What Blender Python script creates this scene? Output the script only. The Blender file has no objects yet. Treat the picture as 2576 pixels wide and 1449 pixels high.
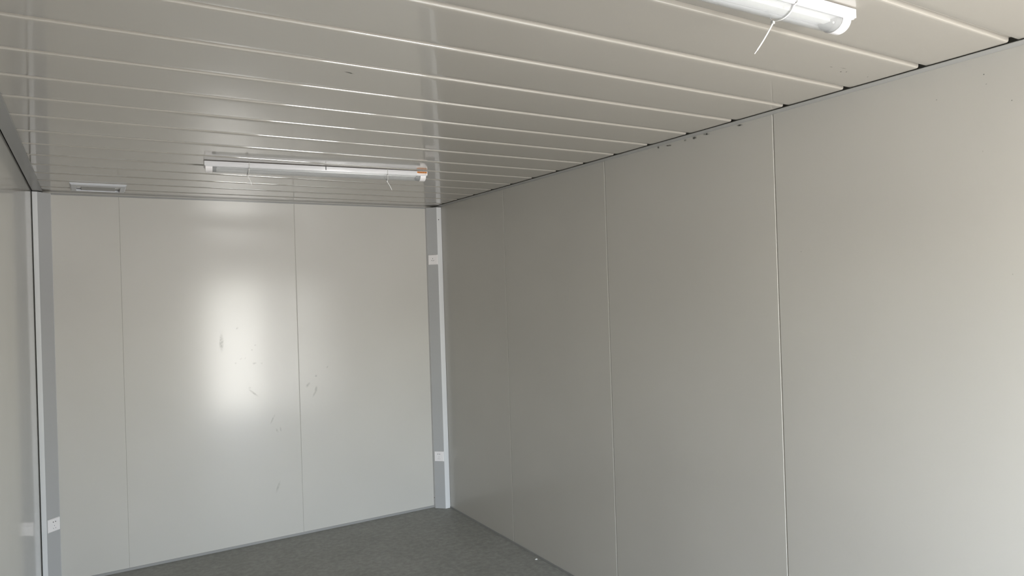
import bpy, bmesh, math, random
from mathutils import Vector, Matrix

random.seed(7)
scene = bpy.context.scene
COL = scene.collection

# ------------------------------------------------------------------ camera, world, sun, exposure
H = 2.544            # ceiling height
W = 2.850            # room width: right wall at x = 0, left wall at x = -W
L = 6.50             # room length: back wall at y = 0, front wall (door) at y = -L
DOOR_X0, DOOR_X1, DOOR_Z = -0.98, -0.11, 2.17

CAM_POS = Vector((-2.5454, -5.3847, 1.8091))
YAW, PITCH, ROLL, FPX = 0.5468, 0.0041, -0.0318, 1741.66


def make_camera():
    cam = bpy.data.cameras.new('camera')
    cam.sensor_fit = 'HORIZONTAL'
    cam.sensor_width = 36.0
    cam.lens = FPX / 2576.0 * 36.0
    cam.clip_start = 0.02
    o = bpy.data.objects.new('camera', cam)
    COL.objects.link(o)
    fw = Vector((math.sin(YAW) * math.cos(PITCH), math.cos(YAW) * math.cos(PITCH), math.sin(PITCH)))
    rt = Vector((math.cos(YAW), -math.sin(YAW), 0))
    up = rt.cross(fw)
    c, s = math.cos(ROLL), math.sin(ROLL)
    r2, u2 = c * rt + s * up, -s * rt + c * up
    m = Matrix((r2, u2, -fw)).transposed().to_4x4()
    m.translation = CAM_POS
    o.matrix_world = m
    scene.camera = o


make_camera()

world = bpy.data.worlds.new('daylight')
scene.world = world
world.use_nodes = True
wn = world.node_tree
bg = wn.nodes['Background']
sky = wn.nodes.new('ShaderNodeTexSky')
sky.sky_type = 'NISHITA'
sky.sun_disc = False
sky.sun_elevation = math.radians(48)
sky.sun_rotation = math.radians(45)
sky.dust_density = 3.0
sky.ozone_density = 0.6
hsv = wn.nodes.new('ShaderNodeHueSaturation')     # hazy, milky sky
hsv.inputs['Saturation'].default_value = 0.5
wn.links.new(sky.outputs[0], hsv.inputs['Color'])
YARD = 2.4
tcw = wn.nodes.new('ShaderNodeTexCoord')
sep = wn.nodes.new('ShaderNodeSeparateXYZ')
wn.links.new(tcw.outputs['Generated'], sep.inputs[0])
hz = wn.nodes.new('ShaderNodeMapRange')            # horizon between the sky and the sunlit concrete yard
hz.inputs['From Min'].default_value = -0.02
hz.inputs['From Max'].default_value = 0.02
wn.links.new(sep.outputs['Z'], hz.inputs['Value'])
yard_n = wn.nodes.new('ShaderNodeTexNoise')
yard_n.inputs['Scale'].default_value = 6.0
wn.links.new(tcw.outputs['Generated'], yard_n.inputs['Vector'])
yard = wn.nodes.new('ShaderNodeValToRGB')
yard.color_ramp.elements[0].position, yard.color_ramp.elements[0].color = 0.3, (*[c * YARD * 0.92 for c in (1.0, 0.98, 0.945)], 1)
yard.color_ramp.elements[1].position, yard.color_ramp.elements[1].color = 0.7, (*[c * YARD * 1.08 for c in (1.0, 0.98, 0.945)], 1)
wn.links.new(yard_n.outputs['Fac'], yard.inputs['Fac'])
mixw = wn.nodes.new('ShaderNodeMix')
mixw.data_type = 'RGBA'
wn.links.new(hz.outputs[0], mixw.inputs['Factor'])
wn.links.new(yard.outputs['Color'], mixw.inputs['A'])
wn.links.new(hsv.outputs[0], mixw.inputs['B'])
wn.links.new(mixw.outputs['Result'], bg.inputs['Color'])
bg.inputs['Strength'].default_value = 0.55

portal = bpy.data.lights.new('door_portal', 'AREA')   # daylight portal in the open doorway (adds no light of its own)
portal.shape = 'RECTANGLE'
portal.size, portal.size_y = DOOR_X1 - DOOR_X0, DOOR_Z
portal.cycles.is_portal = True
portal_o = bpy.data.objects.new('door_portal', portal)
COL.objects.link(portal_o)
portal_o.location = ((DOOR_X0 + DOOR_X1) / 2, -L - 0.04, DOOR_Z / 2)
portal_o.rotation_euler = (math.radians(90), 0, 0)

vs = scene.view_settings
vs.view_transform = 'Standard'
vs.look = 'None'
vs.exposure = 4.42
vs.gamma = 1.0
vs.use_curve_mapping = False

scene.cycles.use_adaptive_sampling = True
scene.cycles.adaptive_threshold = 0.02
scene.cycles.max_bounces = 8
scene.cycles.diffuse_bounces = 4
scene.cycles.glossy_bounces = 3
scene.cycles.transmission_bounces = 4
scene.cycles.transparent_max_bounces = 8


# ------------------------------------------------------------------ materials
def nodes_of(name):
    m = bpy.data.materials.new(name)
    m.use_nodes = True
    nt = m.node_tree
    return m, nt, nt.nodes['Principled BSDF']


def coords(nt, scale=(1, 1, 1)):
    tc = nt.nodes.new('ShaderNodeTexCoord')
    mp = nt.nodes.new('ShaderNodeMapping')
    mp.inputs['Scale'].default_value = scale
    nt.links.new(tc.outputs['Object'], mp.inputs['Vector'])
    return mp.outputs['Vector']


def noise(nt, vec, scale, detail=3.0, rough=0.5):
    n = nt.nodes.new('ShaderNodeTexNoise')
    n.inputs['Scale'].default_value = scale
    n.inputs['Detail'].default_value = detail
    n.inputs['Roughness'].default_value = rough
    nt.links.new(vec, n.inputs['Vector'])
    return n.outputs['Fac']


def ramp(nt, fac, stops):
    r = nt.nodes.new('ShaderNodeValToRGB')
    el = r.color_ramp.elements
    while len(el) < len(stops):
        el.new(0.5)
    for e, (p, c) in zip(el, stops):
        e.position = p
        e.color = (*c, 1) if len(c) == 3 else c
    nt.links.new(fac, r.inputs['Fac'])
    return r.outputs['Color']


def bump(nt, b, height, strength, dist):
    n = nt.nodes.new('ShaderNodeBump')
    n.inputs['Strength'].default_value = strength
    n.inputs['Distance'].default_value = dist
    nt.links.new(height, n.inputs['Height'])
    nt.links.new(n.outputs['Normal'], b.inputs['Normal'])
    return n


def coated_steel(name, col, rough=0.45, coat=0.7, coat_rough=0.17, var=0.02, ior=1.45):
    m, nt, b = nodes_of(name)
    v = coords(nt)
    f = noise(nt, v, 1.6, 1.0)
    lo = tuple(c * (1 - var) for c in col)
    hi = tuple(min(1, c * (1 + var)) for c in col)
    nt.links.new(ramp(nt, f, [(0.3, lo), (0.7, hi)]), b.inputs['Base Color'])
    f2 = noise(nt, v, 5.0, 1.5, 0.6)
    mr = nt.nodes.new('ShaderNodeMapRange')
    mr.inputs['To Min'].default_value = rough - 0.03
    mr.inputs['To Max'].default_value = rough + 0.05
    nt.links.new(f2, mr.inputs['Value'])
    nt.links.new(mr.outputs[0], b.inputs['Roughness'])
    b.inputs['Coat Weight'].default_value = coat
    b.inputs['Coat Roughness'].default_value = coat_rough
    b.inputs['Coat IOR'].default_value = ior
    b.inputs['Specular IOR Level'].default_value = 0.35
    return m


def plain(name, col, rough=0.5, metallic=0.0, coat=0.0, var=0.04, scale=12.0):
    m, nt, b = nodes_of(name)
    f = noise(nt, coords(nt), scale, 1.0)
    nt.links.new(ramp(nt, f, [(0.3, tuple(c * (1 - var) for c in col)), (0.7, tuple(min(1, c * (1 + var)) for c in col))]), b.inputs['Base Color'])
    b.inputs['Roughness'].default_value = rough
    b.inputs['Metallic'].default_value = metallic
    b.inputs['Coat Weight'].default_value = coat
    return m


def floor_material():
    m, nt, b = nodes_of('grey_floor_sheet')
    v = coords(nt)
    a = noise(nt, v, 26.0, 6.0, 0.65)
    c = noise(nt, v, 3.0, 3.0)
    mx = nt.nodes.new('ShaderNodeMath')
    mx.operation = 'MULTIPLY_ADD'
    mx.inputs[1].default_value = 0.7
    nt.links.new(a, mx.inputs[0])
    sc = nt.nodes.new('ShaderNodeMath')
    sc.operation = 'MULTIPLY'
    sc.inputs[1].default_value = 0.3
    nt.links.new(c, sc.inputs[0])
    nt.links.new(sc.outputs[0], mx.inputs[2])
    nt.links.new(ramp(nt, mx.outputs[0], [(0.36, (0.235, 0.233, 0.208)), (0.5, (0.285, 0.282, 0.254)), (0.64, (0.345, 0.342, 0.310))]), b.inputs['Base Color'])
    b.inputs['Roughness'].default_value = 0.55
    bump(nt, b, a, 0.15, 0.002)
    return m


def lens_material():
    m, nt, b = nodes_of('clear_ribbed_plastic')
    v = coords(nt)
    w = nt.nodes.new('ShaderNodeTexWave')
    w.bands_direction = 'Y'
    w.inputs['Scale'].default_value = 120.0
    w.inputs['Distortion'].default_value = 0.3
    nt.links.new(v, w.inputs['Vector'])
    b.inputs['Base Color'].default_value = (0.62, 0.63, 0.63, 1)
    b.inputs['Roughness'].default_value = 0.16
    b.inputs['Alpha'].default_value = 0.30
    bump(nt, b, w.outputs['Fac'], 0.15, 0.0006)
    return m


def smudge_material(name, col, strength):
    """a soft stain: its own oval shape broken up by noise, clear around the edge"""
    m, nt, b = nodes_of(name)
    tc = nt.nodes.new('ShaderNodeTexCoord')
    mp = nt.nodes.new('ShaderNodeMapping')
    mp.inputs['Location'].default_value = (-1, -1, 0)
    mp.inputs['Scale'].default_value = (2, 2, 0)
    nt.links.new(tc.outputs['UV'], mp.inputs['Vector'])
    ln = nt.nodes.new('ShaderNodeVectorMath')
    ln.operation = 'LENGTH'
    nt.links.new(mp.outputs['Vector'], ln.inputs[0])
    n = noise(nt, coords(nt), 60.0, 4.0, 0.7)
    fall = nt.nodes.new('ShaderNodeMapRange')
    fall.interpolation_type = 'SMOOTHSTEP'
    fall.inputs['From Min'].default_value = 1.0
    fall.inputs['From Max'].default_value = 0.15
    nt.links.new(ln.outputs['Value'], fall.inputs['Value'])
    br = nt.nodes.new('ShaderNodeMapRange')
    br.inputs['From Min'].default_value = 0.35
    br.inputs['From Max'].default_value = 0.6
    nt.links.new(n, br.inputs['Value'])
    mu = nt.nodes.new('ShaderNodeMath')
    mu.operation = 'MULTIPLY'
    nt.links.new(fall.outputs[0], mu.inputs[0])
    nt.links.new(br.outputs[0], mu.inputs[1])
    mu2 = nt.nodes.new('ShaderNodeMath')
    mu2.operation = 'MULTIPLY'
    mu2.inputs[1].default_value = strength
    nt.links.new(mu.outputs[0], mu2.inputs[0])
    nt.links.new(mu2.outputs[0], b.inputs['Alpha'])
    b.inputs['Base Color'].default_value = (*col, 1)
    b.inputs['Roughness'].default_value = 0.8
    b.inputs['Specular IOR Level'].default_value = 0.1
    return m


STEEL = (0.565, 0.547, 0.505)
M = {
    'wall': coated_steel('cream_coated_wall_steel', STEEL),
    'wallgloss': coated_steel('glossy_cream_wall_steel', STEEL, coat=0.9, coat_rough=0.07, ior=1.5),
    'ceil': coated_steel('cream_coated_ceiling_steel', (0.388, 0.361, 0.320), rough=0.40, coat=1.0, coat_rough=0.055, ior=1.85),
    'trim': coated_steel('grey_white_trim_steel', (0.315, 0.312, 0.302), rough=0.45, coat=0.3),
    'cover': coated_steel('pale_grey_corner_steel', (0.70, 0.705, 0.71), rough=0.5, coat=0.2, coat_rough=0.2),
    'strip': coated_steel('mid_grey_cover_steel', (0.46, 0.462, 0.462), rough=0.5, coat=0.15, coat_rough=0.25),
    'dark': plain('dark_cavity_steel', (0.035, 0.035, 0.035), 0.8),
    'floor': floor_material(),
    'white': plain('white_plastic', (0.93, 0.90, 0.90), 0.35, coat=0.3, var=0.01),
    'lampmetal': plain('white_painted_lamp_metal', (0.74, 0.735, 0.75), 0.35, coat=0.3, var=0.01),
    'cap': plain('white_lamp_end_plastic', (0.86, 0.83, 0.83), 0.4, var=0.01),
    'lens': lens_material(),
    'led': plain('white_led_board', (0.70, 0.70, 0.68), 0.5, var=0.02),
    'tie': plain('natural_nylon', (0.60, 0.595, 0.58), 0.35, var=0.02),
    'black': plain('dark_slot', (0.03, 0.03, 0.03), 0.7),
    'orange': plain('orange_print', (0.58, 0.20, 0.015), 0.5, var=0.03),
    'ink': plain('dark_orange_ink', (0.30, 0.075, 0.006), 0.5, var=0.03),
    'paper': plain('white_sticker_paper', (0.83, 0.79, 0.78), 0.5, var=0.01),
    'vent': plain('pale_vent_plastic', (0.66, 0.67, 0.70), 0.4, var=0.02),
    'ventin': plain('grey_vent_inside', (0.24, 0.24, 0.24), 0.6, var=0.05),
    'hole': plain('socket_hole', (0.10, 0.10, 0.10), 0.6),
    'crumb': plain('white_plaster', (0.62, 0.61, 0.58), 0.8, var=0.1),
    'doorpaint': plain('white_door_paint', (0.72, 0.72, 0.70), 0.4, var=0.02),
    'doorglass': plain('door_handle_steel', (0.55, 0.55, 0.55), 0.3, metallic=1.0),
    'scuff': smudge_material('pale_scuff', (0.42, 0.42, 0.37), 0.28),
    'grime': smudge_material('dark_grime', (0.05, 0.05, 0.045), 0.85),
}


# ------------------------------------------------------------------ mesh helpers
def link_mesh(name, bm, mat, parent=None, smooth=False):
    bmesh.ops.recalc_face_normals(bm, faces=bm.faces)
    me = bpy.data.meshes.new(name)
    bm.to_mesh(me)
    bm.free()
    me.materials.append(mat)
    if smooth:
        for p in me.polygons:
            p.use_smooth = True
    o = bpy.data.objects.new(name, me)
    COL.objects.link(o)
    if parent:
        o.parent = parent
    return o


def empty(name, loc=(0, 0, 0), rotz=0.0):
    o = bpy.data.objects.new(name, None)
    o.empty_display_size = 0.05
    COL.objects.link(o)
    o.location = loc
    o.rotation_euler = (0, 0, rotz)
    return o


def tag(o, label=None, category=None, group=None, kind=None):
    if label:
        o['label'] = label
    if category:
        o['category'] = category
    if group:
        o['group'] = group
    if kind:
        o['kind'] = kind
    return o


def box_bm(x0, x1, y0, y1, z0, z1, bev=0.0, seg=2, bm=None):
    new = bmesh.new()
    r = bmesh.ops.create_cube(new, size=1)
    for v in new.verts:
        v.co = Vector(((x0 + x1) / 2 + v.co.x * (x1 - x0), (y0 + y1) / 2 + v.co.y * (y1 - y0), (z0 + z1) / 2 + v.co.z * (z1 - z0)))
    if bev > 0:
        bmesh.ops.bevel(new, geom=new.edges[:], offset=bev, segments=seg, profile=0.5, affect='EDGES')
    if bm is None:
        return new
    me = bpy.data.meshes.new('t')
    new.to_mesh(me)
    new.free()
    bm.from_mesh(me)
    bpy.data.meshes.remove(me)
    return bm


def prism(profile, axis, a, b):
    """closed profile (list of 2D points) swept along an axis; profile coordinates are the two other axes in xyz order"""
    bm = bmesh.new()

    def P(q, t):
        if axis == 'x':
            return (t, q[0], q[1])
        if axis == 'y':
            return (q[0], t, q[1])
        return (q[0], q[1], t)
    A = [bm.verts.new(P(q, a)) for q in profile]
    B = [bm.verts.new(P(q, b)) for q in profile]
    n = len(profile)
    for i in range(n):
        bm.faces.new((A[i], A[(i + 1) % n], B[(i + 1) % n], B[i]))
    bm.faces.new(A)
    bm.faces.new(B[::-1])
    return bm


def smooth_by_angle(o, deg=40):
    me = o.data
    for p in me.polygons:
        p.use_smooth = True
    bm = bmesh.new()
    bm.from_mesh(me)
    lim = math.radians(deg)
    for e in bm.edges:
        if len(e.link_faces) == 2 and e.calc_face_angle(0) > lim:
            e.smooth = False
    bm.to_mesh(me)
    bm.free()


def tube_bm(pts, radius, flat=None, seg=8, bm=None):
    """a round (or flat strap: flat = (width, thickness)) sweep along points"""
    bm = bm or bmesh.new()
    pts = [Vector(p) for p in pts]
    rings = []
    side = None
    for i, p in enumerate(pts):
        t = (pts[min(i + 1, len(pts) - 1)] - pts[max(i - 1, 0)]).normalized()
        ref = Vector((1, 0, 0)) if flat else Vector((0, 0, 1))
        if abs(t.dot(ref)) > 0.95:
            ref = Vector((0, 1, 0))
        s = (ref - t * ref.dot(t)).normalized()
        if side and s.dot(side) < 0:
            s = -s
        side = s
        n = t.cross(s)
        ring = []
        for k in range(4 if flat else seg):
            if flat:
                w, h = flat
                a, b2 = [(-1, -1), (1, -1), (1, 1), (-1, 1)][k]
                ring.append(bm.verts.new(p + s * (a * w / 2) + n * (b2 * h / 2)))
            else:
                an = 2 * math.pi * k / seg
                ring.append(bm.verts.new(p + s * (math.cos(an) * radius) + n * (math.sin(an) * radius)))
        rings.append(ring)
    m = len(rings[0])
    for a, b2 in zip(rings, rings[1:]):
        for k in range(m):
            bm.faces.new((a[k], a[(k + 1) % m], b2[(k + 1) % m], b2[k]))
    bm.faces.new(rings[0][::-1])
    bm.faces.new(rings[-1])
    return bm


# ------------------------------------------------------------------ setting: floor, walls, ceiling
tag(link_mesh('floor', box_bm(-W - 0.08, 0.08, -L - 0.08, 0.08, -0.12, 0.0), M['floor']),
    'dark grey mottled sheet floor of the empty cabin', kind='structure')
WT = 0.05     # wall panel thickness
TOP = H + 0.06


def panel_profile(a, b, face, out, bev=0.0030, dep=0.0013):
    """plan profile of a sandwich panel from a to b along the wall; face = inner plane, out = +-1 outward direction"""
    g = 0.0002
    a, b = a + g, b - g
    d = out
    pts = [(a, face + d * 0.012), (a, face + d * dep), (a + bev * 0.45, face + d * dep * 0.35), (a + bev, face),
           (b - bev, face), (b - bev * 0.45, face + d * dep * 0.35), (b, face + d * dep), (b, face + d * 0.012), (b, face + d * WT), (a, face + d * WT)]
    return pts


def side_wall(name, label, x, out, seams, mat='wall'):
    """wall along y; seams = y positions from back to front"""
    w = link_mesh(name, box_bm(min(x + out * WT, x + out * (WT + 0.03)), max(x + out * WT, x + out * (WT + 0.03)), -L - 0.08, 0.08, -0.12, TOP), M['dark'])
    tag(w, label, kind='structure')
    for b, a in zip(seams, seams[1:]):
        prof = [(q[1], q[0]) for q in panel_profile(a, b, x, out, 0.0042, 0.0044)]
        o = link_mesh('panel', prism(prof, 'z', 0.0, TOP), M[mat], w)
    return w


def cross_wall(name, label, y, out, pieces):
    """wall along x; pieces = (x0, x1, z0, z1)"""
    y0, y1 = sorted((y + out * WT, y + out * (WT + 0.03)))
    bm = bmesh.new()
    for (a, b, z0, z1) in pieces:       # outer skin behind the panels, open at the doorway
        box_bm(a, b, y0, y1, z0 - (0.12 if z0 == 0 else 0), z1, bm=bm)
    w = link_mesh(name, bm, M['dark'])
    tag(w, label, kind='structure')
    for (a, b, z0, z1) in pieces:
        o = link_mesh('panel', prism(panel_profile(a, b, y, out), 'z', z0, z1), M['wall'], w)
    return w


XS1, XS2 = -2.3666, -1.1987
YS = (-1.1200, -2.2680, -3.4221, -4.5721, -5.7221)
wall_back = cross_wall('wall_back', 'cream coated steel wall with two vertical panel joints at the far end', 0.0, 1,
                       [(-W - 0.05, XS1, 0.0, TOP), (XS1, XS2, 0.0, TOP), (XS2, 0.05, 0.0, TOP)])
wall_right = side_wall('wall_right', 'long cream coated steel wall with vertical panel joints', 0.0, 1, (0.0,) + YS + (-L,))
wall_left = side_wall('wall_left', 'glossy cream steel wall at the left edge of the picture', -W, -1, (0.0, -2.45, -3.6, -4.75, -5.9, -L), 'wallgloss')
wall_front = cross_wall('wall_front', 'cream steel wall with the open door, behind the viewer', -L, -1,
                        [(-W - 0.05, -2.2, 0.0, TOP), (-2.2, DOOR_X0, 0.0, TOP), (DOOR_X0, DOOR_X1, DOOR_Z, TOP), (DOOR_X1, 0.05, 0.0, TOP)])

# open door: frame lining the opening and a leaf swung right out
door = empty('door_1', (DOOR_X0, -L - 0.03, 0.0))
tag(door, 'open white cabin door letting daylight in behind the viewer', kind='structure')
dw = DOOR_X1 - DOOR_X0
link_mesh('door_frame', box_bm(0.0, 0.02, -0.045, 0.045, 0, DOOR_Z, 0.003), M['doorpaint'], door)
link_mesh('door_frame', box_bm(dw - 0.02, dw, -0.045, 0.045, 0, DOOR_Z, 0.003), M['doorpaint'], door)
link_mesh('door_frame', box_bm(0.02, dw - 0.02, -0.045, 0.045, DOOR_Z - 0.02, DOOR_Z, 0.003), M['doorpaint'], door)
leaf = link_mesh('door_leaf', box_bm(-0.05, -0.01, -0.92, -0.05, 0.01, DOOR_Z - 0.02, 0.004), M['doorpaint'], door)
leaf.rotation_euler = (0, 0, math.radians(-28))
link_mesh('door_handle', tube_bm([(-0.005, -0.86, 1.0), (0.05, -0.86, 1.0), (0.05, -0.75, 1.0)], 0.009), M['doorglass'], leaf, True)

# ceiling: dark roof deck with long steel strips below it, one object each
ceiling = tag(link_mesh('ceiling', box_bm(-W - 0.08, 0.08, -L - 0.08, 0.08, H + 0.06, H + 0.12), M['dark']),
              'cream coated steel strip ceiling with recessed grooves', kind='structure')
GROOVE = 0.022
STRIPS = [-0.2244, -0.4951, -0.7657, -1.0370, -1.3093, -1.5819, -1.8576, -2.1361, -2.4145, -2.6863, -2.9612, -3.2400, -3.5136, -3.7858, -4.0689, -4.3481]
while STRIPS[-1] > -L + 0.3:
    STRIPS.append(STRIPS[-1] - 0.2755)
STRIPS.append(-L)


def strip_profile(y0, y1, first):
    g0 = 0.015
    e = y1 - (0.004 if first else GROOVE)
    sag = 0.00040 + random.uniform(-0.00006, 0.00010)
    tilt = random.uniform(-0.0003, 0.0003)
    pts = [(y0, H + g0), (y0 + 0.0006, H + 0.0070), (y0 + 0.0016, H + 0.0036), (y0 + 0.0034, H + 0.0014), (y0 + 0.0060, H + 0.0004)]
    n = 12
    a, b = y0 + 0.009, e - 0.006
    for i in range(n + 1):
        t = i / n
        pts.append((a + (b - a) * t, H + sag * ((2 * t - 1) ** 2 - 1) + tilt * (t - 0.5)))
    pts += [(e - 0.0030, H + 0.0006), (e - 0.0010, H + 0.0020), (e, H + 0.0046), (e, H + g0 - 0.001)]
    if not first:
        pts += [(y1 - 0.0005, H + g0 - 0.001), (y1 - 0.0005, H + 0.030)]
    else:
        pts += [(e, H + 0.030)]
    pts += [(y0, H + 0.030)]
    return pts


ys = [0.0] + STRIPS
for i in range(len(ys) - 1):
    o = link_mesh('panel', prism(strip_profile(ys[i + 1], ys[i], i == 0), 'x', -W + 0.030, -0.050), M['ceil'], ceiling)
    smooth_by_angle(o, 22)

# edge trims
TRW = 0.0462
TRL = 0.058
t = link_mesh('trim_1', prism([(-TRW, H - 0.0025), (-TRW, H - 0.0045), (-0.0008, H - 0.0060), (-0.0008, H - 0.0035)], 'y', -L, 0.0), M['trim'])
tag(t, 'thin pale steel edge trim between ceiling and long wall', kind='structure')
t = link_mesh('trim_2', prism([(-W + 0.006, H - 0.0030), (-W + 0.006, H - 0.0060), (-W + TRL, H - 0.0060), (-W + TRL, H - 0.0010), (-W + TRL - 0.0015, H - 0.0010), (-W + TRL - 0.0015, H - 0.0030)], 'y', -L, -0.002), M['trim'])
tag(t, 'wide flat steel edge trim above the wall nearest the viewer', kind='structure')
t = link_mesh('trim_3', box_bm(-W + 0.10, -0.108, -0.004, -0.0003, H - 0.016, H - 0.004), M['trim'])
tag(t, 'narrow grey trim strip along the top of the far wall', kind='structure')

# floor angles
t = link_mesh('baseboard_back', box_bm(-W + 0.10, -0.108, -0.0045, -0.0003, 0.0, 0.018, 0.001), M['trim'])
tag(t, 'low pale grey angle strip at the foot of the far wall', kind='structure')
t = link_mesh('baseboard_right', box_bm(-0.0045, -0.0003, -L, -0.096, 0.0, 0.014, 0.001), M['trim'])
tag(t, 'low grey angle strip at the foot of the long wall', kind='structure')
t = link_mesh('baseboard_left', box_bm(-W + 0.0003, -W + 0.0045, -L, -0.096, 0.0, 0.014, 0.001), M['trim'])
tag(t, 'low grey angle strip at the foot of the glossy wall', kind='structure')


# corner columns: folded steel covers with a chamfered face
def corner_column(sign, x, label, gap, w_tot, w_face):
    prof = [(x + sign * w_tot, -0.0003), (x + sign * w_tot, -0.030), (x + sign * w_face, -0.095), (x + sign * gap, -0.095), (x + sign * gap, -0.0003)]
    bm = prism(prof, 'z', 0.0, H - 0.012)
    es = [e for e in bm.edges if abs(e.verts[0].co.z - e.verts[1].co.z) > 1 and min(v.co.y for v in e.verts) < -0.02]
    bmesh.ops.bevel(bm, geom=es, offset=0.0025, segments=3, profile=0.5, affect='EDGES')
    o = link_mesh('corner_column', bm, M['cover'])
    smooth_by_angle(o, 30)
    tag(o, label, kind='structure')
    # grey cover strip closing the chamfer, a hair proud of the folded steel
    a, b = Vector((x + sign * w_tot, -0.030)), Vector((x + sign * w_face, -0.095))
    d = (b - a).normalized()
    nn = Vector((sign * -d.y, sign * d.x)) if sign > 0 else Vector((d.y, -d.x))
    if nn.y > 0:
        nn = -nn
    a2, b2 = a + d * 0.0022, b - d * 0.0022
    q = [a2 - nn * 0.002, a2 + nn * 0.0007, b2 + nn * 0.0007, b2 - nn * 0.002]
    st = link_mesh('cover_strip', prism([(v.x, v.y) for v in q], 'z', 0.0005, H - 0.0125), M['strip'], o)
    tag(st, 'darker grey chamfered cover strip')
    return o


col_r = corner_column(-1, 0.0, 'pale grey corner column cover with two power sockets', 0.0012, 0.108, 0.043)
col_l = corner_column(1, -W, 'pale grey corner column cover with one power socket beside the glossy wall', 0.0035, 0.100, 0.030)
hb = bmesh.new()
bmesh.ops.create_cone(hb, cap_ends=True, segments=12, radius1=0.004, radius2=0.004, depth=0.002, matrix=Matrix.Translation((-0.0275, -0.0955, 2.428)) @ Matrix.Rotation(math.pi / 2, 4, 'X'))
tag(link_mesh('screw_hole', hb, M['black'], col_r), 'small dark screw hole')
hb = bmesh.new()
bmesh.ops.create_cone(hb, cap_ends=True, segments=12, radius1=0.004, radius2=0.004, depth=0.002, matrix=Matrix.Translation((-0.1085, -0.015, 0.085)) @ Matrix.Rotation(math.pi / 2, 4, 'Y'))
tag(link_mesh('screw_hole', hb, M['black'], col_r), 'small dark screw hole')


# ------------------------------------------------------------------ ceiling lights
LAMP_L, LAMP_W, LAMP_T = 1.225, 0.092, 0.0245
LENS_A, LENS_H = 0.034, 0.030


def half_round(x0, x1, a, h, z0, yc, wall=0.0, n=24):
    """solid (wall = 0) or thin-walled half cylinder hanging under z0"""
    bm = bmesh.new()
    out = [(yc + a * math.cos(math.pi * k / n), z0 - h * math.sin(math.pi * k / n)) for k in range(n + 1)]
    if wall:
        inn = [(yc + (a - wall) * math.cos(math.pi * k / n), z0 - (h - wall) * math.sin(math.pi * k / n)) for k in range(n + 1)]
        prof = out + inn[::-1]
    else:
        prof = out
    bm.free()
    return prism(prof, 'x', x0, x1)


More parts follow.
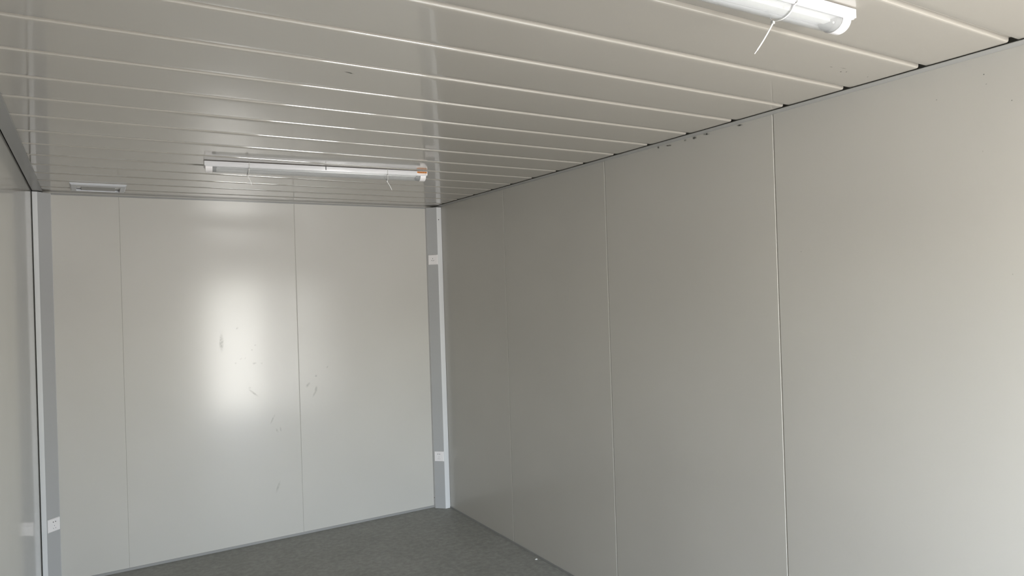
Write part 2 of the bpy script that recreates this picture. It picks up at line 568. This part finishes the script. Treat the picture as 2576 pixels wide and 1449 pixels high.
def ceiling_light(label, loc, rotz, ties, sticker):
    """origin: middle of the top of the housing; local x runs along the lamp"""
    r = empty('ceiling_light', loc, rotz)
    tag(r, label, 'lamp', 'batten lights on the ceiling')
    hl = LAMP_L / 2
    hw = LAMP_W / 2
    bm = box_bm(-hl, hl, -hw, hw, -LAMP_T, 0.0, 0.0018, 2)
    o = link_mesh('housing', bm, M['lampmetal'], r)
    smooth_by_angle(o, 30)
    # raised rails beside the lens
    for s in (-1, 1):
        link_mesh('rail', box_bm(-hl + 0.004, hl - 0.004, s * 0.0385 - 0.0035, s * 0.0385 + 0.0035, -LAMP_T - 0.003, -LAMP_T + 0.001, 0.0008, 1), M['lampmetal'], r)
    capw = 0.040
    o = link_mesh('diffuser', half_round(-hl + capw - 0.004, hl - capw + 0.004, LENS_A - 0.0014, LENS_H - 0.0014, -LAMP_T, 0.0, 0.0014), M['lens'], r)
    smooth_by_angle(o, 40)
    tag(o, 'clear ribbed half-round diffuser')
    # inside: white board, bright middle strip and lamp holders
    link_mesh('led_strip', box_bm(-hl + capw + 0.022, hl - capw - 0.022, -0.011, 0.011, -LAMP_T - 0.007, -LAMP_T, 0.001, 1), M['led'], r)
    for s in (-1, 1):
        c0, c1 = (hl - capw, hl - 0.006) if s > 0 else (-hl + 0.006, -hl + capw)
        o = link_mesh('end_cap', half_round(c0, c1, LENS_A, LENS_H, -LAMP_T + 0.0005, 0.0), M['cap'], r)
        smooth_by_angle(o, 40)
        xi = s * (hl - capw - 0.010)
        g = link_mesh('lamp_holder', half_round(xi - 0.009, xi + 0.009, LENS_A - 0.0040, LENS_H - 0.0040, -LAMP_T + 0.0003, 0.0), M['hole'], r)
        tag(g, 'grey holder behind the end cap')
        smooth_by_angle(g, 40)
        bmq = bmesh.new()
        bmesh.ops.create_uvsphere(bmq, u_segments=8, v_segments=6, radius=0.003, matrix=Matrix.Translation((xi - s * 0.010, -0.018, -LAMP_T - 0.012)))
        link_mesh('clip', bmq, M['white'], g, True)
    # nylon ties: loop round the housing and lens, head below, tail hanging
    for (tx, skew, tdx, tdy, tlen, size) in ties:
        loop = []
        loop.append((tx + 0.004, hw + 0.0012, 0.0005))
        loop.append((tx + 0.002, 0.0, 0.0010))
        loop.append((tx, -hw - 0.0012, 0.0005))
        loop.append((tx, -hw - 0.0016, -LAMP_T * 0.5))
        loop.append((tx - skew * 0.05, -hw - 0.0012, -LAMP_T - 0.001))
        n = 10
        hd = None
        for k in range(n + 1):
            th = math.pi * (0.06 + 0.60 * k / n)
            f = k / n
            p = (tx - skew * (0.12 + 0.88 * f), -(LENS_A + 0.003) * math.cos(th), -LAMP_T - (LENS_H + 0.0025) * math.sin(th))
            loop.append(p)
            hd = p
        tie = link_mesh('cable_tie', tube_bm(loop, 0, flat=(size, 0.0013)), M['tie'], r)
        tag(tie, 'translucent white nylon cable tie with a hanging tail')
        back = []
        for k in range(9):
            th = math.pi * (0.66 + 0.30 * k / 8)
            back.append((hd[0] + skew * k / 8, -(LENS_A + 0.003) * math.cos(th), -LAMP_T - (LENS_H + 0.0025) * math.sin(th)))
        back += [(tx + 0.003, hw + 0.0016, -LAMP_T * 0.9), (tx + 0.004, hw + 0.0016, -LAMP_T * 0.3), (tx + 0.004, hw + 0.0012, 0.0005)]
        link_mesh('strap', tube_bm(back, 0, flat=(size, 0.0013)), M['tie'], tie)
        hz = hd[2] - 0.004
        hb2 = box_bm(hd[0] - 0.0042, hd[0] + 0.0042, hd[1] - 0.0040, hd[1] + 0.0040, hz - 0.0042, hz + 0.0032, 0.0012, 2)
        link_mesh('tie_head', hb2, M['tie'], tie)
        tail = []
        for k in range(9):
            f = k / 8
            tail.append((hd[0] + tdx * f + 0.004 * math.sin(f * 2.5), hd[1] + tdy * f, hz - 0.003 - tlen * f))
        bmt = tube_bm(tail[:-1], 0, flat=(size * 0.9, 0.0011))
        tube_bm([tail[-2], tail[-1]], 0, flat=(size * 0.55, 0.0010), bm=bmt)
        link_mesh('tie_tail', bmt, M['tie'], tie)
    if sticker:
        y = -hw - 0.0004
        sx1 = hl - 0.001
        st = link_mesh('warning_sticker', box_bm(sx1 - 0.066, sx1, y, y + 0.0006, -LAMP_T + 0.0015, -0.0015), M['paper'], r)
        tag(st, 'white sticker with an orange warning band')
        link_mesh('printed_band', box_bm(sx1 - 0.064, sx1 - 0.003, y - 0.0003, y, -0.0125, -0.0030), M['orange'], st)
        x = sx1 - 0.058
        rnd = random.Random(3)
        while x < sx1 - 0.020:
            wl = rnd.uniform(0.002, 0.005)
            link_mesh('printed_mark', box_bm(x, x + wl, y - 0.0005, y - 0.0002, -0.0100, -0.0055), M['ink'], st)
            x += wl + 0.0012
        tri = prism([(sx1 - 0.0145, -0.0105), (sx1 - 0.0085, -0.0105), (sx1 - 0.0115, -0.0050)], 'y', y - 0.0006, y - 0.0002)
        link_mesh('printed_triangle', tri, M['black'], st)
        for k in range(7):
            xx = sx1 - 0.056 + k * 0.006
            link_mesh('printed_line', box_bm(xx, xx + 0.0045, y - 0.0004, y, -0.0165, -0.0148), M['orange'], st)
        link_mesh('printed_line', box_bm(sx1 - 0.0125, sx1 - 0.0095, y - 0.0004, y, -0.0185, -0.0150), M['ink'], st)
        sl = link_mesh('housing_slot', box_bm(0.0110, 0.0152, y - 0.0003, y + 0.002, -0.0205, -0.0015), M['black'], r)
        tag(sl, 'narrow dark slot in the housing front')
    return r


A = Vector((-2.026, -1.474)); B = Vector((-0.798, -1.590))
ang = math.atan2(B.y - A.y, B.x - A.x)
mid = (A + B) / 2 + Vector((-math.sin(ang), math.cos(ang))) * LAMP_W / 2
ceiling_light('long white batten light with an orange sticker and two cable ties near the far wall', (mid.x, mid.y, H - 0.0030), ang,
              [(-0.391, 0.005, 0.020, 0.010, 0.050, 0.0046), (0.368, -0.013, 0.032, 0.020, 0.050, 0.0042)], True)

A2 = Vector((-0.758, -4.2845)); ang2 = math.radians(-1.2)
mid2 = A2 + Vector((math.cos(ang2), math.sin(ang2))) * (-LAMP_L / 2) + Vector((-math.sin(ang2), math.cos(ang2))) * LAMP_W / 2
ceiling_light('white batten light cut off by the top of the picture with one hanging cable tie', (mid2.x, mid2.y, H - 0.0030), ang2,
              [(0.370, 0.017, -0.035, 0.034, 0.073, 0.0050)], False)


# ------------------------------------------------------------------ ceiling vent
def frame_bm(x0, x1, y0, y1, side, near, far, z_lo, z_hi, lip):
    """rectangular ring with a sloping outer edge; the bar nearest the viewer is the widest"""
    bm = bmesh.new()
    rings = []
    for (f, z) in ((0.0, z_hi), (0.0, z_hi - 0.004), (lip, z_lo), (1.0, z_lo), (1.0, z_hi + 0.02)):
        s_, n_, f_ = (lip, lip, min(lip, far * 0.6)) if f == lip else (side * f, near * f, far * f)
        rings.append([bm.verts.new((x, y, z)) for x, y in ((x0 + s_, y0 + n_), (x1 - s_, y0 + n_), (x1 - s_, y1 - f_), (x0 + s_, y1 - f_))])
    for a, b in zip(rings, rings[1:]):
        for k in range(4):
            bm.faces.new((a[k], a[(k + 1) % 4], b[(k + 1) % 4], b[k]))
    return bm


vx0, vx1, vy0, vy1 = -2.638, -2.336, -0.475, -0.190
vent = empty('ceiling_vent', ((vx0 + vx1) / 2, (vy0 + vy1) / 2, H))
tag(vent, 'square pale plastic vent set into the ceiling near the corner', 'vent')
cx, cy = (vx1 - vx0) / 2, (vy1 - vy0) / 2
link_mesh('vent_frame', frame_bm(-cx, cx, -cy, cy, 0.032, 0.075, 0.010, -0.012, 0.0005, 0.008), M['vent'], vent)
g = link_mesh('recess', box_bm(-cx + 0.031, cx - 0.031, -cy + 0.074, cy - 0.009, 0.000, 0.012), M['ventin'], vent)
tag(g, 'grey recessed inside')
pl = link_mesh('vent_plate', box_bm(-cx + 0.058, cx - 0.058, -cy + 0.100, cy - 0.012, -0.006, 0.001, 0.002), M['trim'], vent)
tag(pl, 'flat plate covering the middle of the vent')


# ------------------------------------------------------------------ power sockets
def wall_socket(label, loc, rotz, kind):
    """plate in the local xz plane, facing -y"""
    r = empty('power_socket', loc, rotz)
    tag(r, label, 'socket', 'white power sockets on the corner columns')
    s = 0.0415
    bm = bmesh.new()
    rings = []
    for (ins, y) in ((0.0, 0.0), (0.0, -0.0045), (0.0035, -0.0085)):
        a = s - ins
        rings.append([bm.verts.new((x, y, z)) for x, z in ((-a, -a), (a, -a), (a, a), (-a, a))])
    for p, q in zip(rings, rings[1:]):
        for k in range(4):
            bm.faces.new((p[k], p[(k + 1) % 4], q[(k + 1) % 4], q[k]))
    bm.faces.new(rings[-1])
    bm.faces.new(rings[0][::-1])
    link_mesh('faceplate', bm, M['white'], r)
    y = -0.0087

    def slot(x, z, w, h, rot):
        b = box_bm(-w / 2, w / 2, -0.0004, 0.0006, -h / 2, h / 2)
        o = link_mesh('socket_slot', b, M['hole'], r)
        o.location = (x, y, z)
        o.rotation_euler = (0, math.radians(rot), 0)
    if kind == 'three':
        slot(0, 0.009, 0.0030, 0.0090, 0)
        slot(-0.008, -0.007, 0.0030, 0.0090, -30)
        slot(0.008, -0.007, 0.0030, 0.0090, 30)
    else:
        for x in (-0.008, 0.008):
            bq = bmesh.new()
            bmesh.ops.create_cone(bq, cap_ends=True, segments=10, radius1=0.0034, radius2=0.0034, depth=0.001, matrix=Matrix.Rotation(math.pi / 2, 4, 'X'))
            o = link_mesh('socket_hole', bq, M['hole'], r)
            o.location = (x, y, 0.020)
        slot(0, -0.004, 0.0022, 0.0060, 0)
        slot(-0.0075, -0.020, 0.0022, 0.0060, -30)
        slot(0.0075, -0.020, 0.0022, 0.0060, 30)
    return r


# chamfer directions: right column face runs from (-.108,-.030) to (-.043,-.095); left from (-W+.100,-.030) to (-W+.040,-.095)
nr = Vector((-1, -1, 0)).normalized()
pr = Vector((-0.0745, -0.0635, 0))
wall_socket('white three-pin power socket high on the corner column', (pr.x + nr.x * 0.0012, pr.y + nr.y * 0.0012, 2.092), math.radians(-45), 'three')
wall_socket('white five-hole power socket low on the column between far wall and long wall', (pr.x + nr.x * 0.0012, pr.y + nr.y * 0.0012, 0.438), math.radians(-45), 'five')
al = math.atan2(0.065, 0.070)
nl = Vector((math.sin(al), -math.cos(al), 0))
pl_ = Vector((-W + 0.0650, -0.0625, 0))
wall_socket('white five-hole power socket low on the column beside the glossy wall', (pl_.x + nl.x * 0.0012, pl_.y + nl.y * 0.0012, 0.411), al, 'five')


# ------------------------------------------------------------------ marks and a crumb
def smudge(parent, c, u, v, a, b, rot, mat, name='scuff_mark'):
    """thin film patch centred at c in the plane u, v"""
    c, u, v = Vector(c), Vector(u), Vector(v)
    bm = bmesh.new()
    uvl = bm.loops.layers.uv.new('UVMap')
    cr, sr = math.cos(rot), math.sin(rot)
    vs_, uvs = [], []
    for k in range(16):
        t_ = 2 * math.pi * k / 16
        x, y = math.cos(t_), math.sin(t_)
        px, py = a * x, b * y
        vs_.append(bm.verts.new(c + u * (px * cr - py * sr) + v * (px * sr + py * cr)))
        uvs.append((0.5 + x / 2, 0.5 + y / 2))
    f = bm.faces.new(vs_)
    for lp, q in zip(f.loops, uvs):
        lp[uvl].uv = q
    me = bpy.data.meshes.new(name)
    bm.to_mesh(me)
    bm.free()
    me.materials.append(M[mat])
    o = bpy.data.objects.new(name, me)
    COL.objects.link(o)
    o.parent = parent
    return o


UX, UZ, UY = (1, 0, 0), (0, 0, 1), (0, 1, 0)
for (x, z, a, b, rt_) in [(-1.512, 1.468, .010, .008, 0), (-1.536, 1.434, .009, .007, .3), (-1.615, 1.373, .012, .007, .8), (-1.585, 1.376, .009, .006, .9),
                          (-1.652, 1.344, .010, .008, 0), (-1.471, 1.329, .010, .008, 0), (-1.522, 1.333, .020, .010, .2), (-1.560, 1.155, .012, .010, 0),
                          (-1.535, 1.115, .055, .010, -.75), (-1.635, 1.600, .014, .008, .9), (-1.374, .816, .026, .009, -1.1), (-1.348, .824, .026, .008, -1.4),
                          (-1.403, .905, .055, .008, 1.1), (-1.073, 1.093, .040, .014, 1.4), (-1.086, 1.064, .040, .010, 1.1), (-1.070, 1.200, .012, .012, 0),
                          (-1.133, 1.136, .030, .016, .8), (-1.745, 1.500, .020, .080, 0), (-1.378, .393, .060, .012, 1.2), (-0.98, 1.26, .014, .008, .9)]:
    smudge(wall_back, (x, -0.0004, z), UX, UZ, a, b, rt_, 'scuff')
for (y, z, a, b) in [(-2.967, 2.530, .018, .010), (-3.044, 2.532, .026, .007), (-2.789, 2.527, .026, .006), (-2.716, 2.531, .012, .008), (-2.905, 2.530, .012, .006),
                     (-3.245, 2.530, .024, .006), (-3.540, 1.935, .004, .003), (-4.240, 2.223, .003, .003), (-4.316, 1.811, .003, .003), (-4.252, 2.476, .003, .003),
                     (-4.258, 2.442, .003, .003), (-4.10, 2.43, .003, .003), (-4.33, 2.37, .003, .003)]:
    smudge(wall_right, (-0.0004, y, z), UY, UZ, a, b, 0.15, 'grime', 'grime_mark')
for (x, y, a, b, rt_) in [(-0.300, -3.948, .022, .002, -.1), (-0.270, -3.919, .007, .004, .5), (-0.250, -3.927, .009, .003, .8), (-0.120, -3.926, .005, .003, .5),
                          (-0.352, -3.937, .010, .002, 0), (-1.312, -2.213, .006, .004, 0), (-1.80, -3.174, .025, .006, .3)]:
    smudge(ceiling, (x, y, H - 0.0008), UX, UY, a, b, rt_, 'grime', 'grime_mark')

cb = bmesh.new()
bmesh.ops.create_icosphere(cb, subdivisions=2, radius=0.008)
for v in cb.verts:
    v.co = Vector((v.co.x * random.uniform(0.9, 1.5), v.co.y * random.uniform(0.6, 1.1), max(-0.003, v.co.z * random.uniform(0.4, 0.7)))) + Vector((0, 0, 0.003))
cr_ = link_mesh('plaster_crumb', cb, M['crumb'])
cr_.location = (-0.034, -1.462, 0.0)
tag(cr_, 'tiny pale crumb of plaster lying on the floor by the long wall', 'debris')
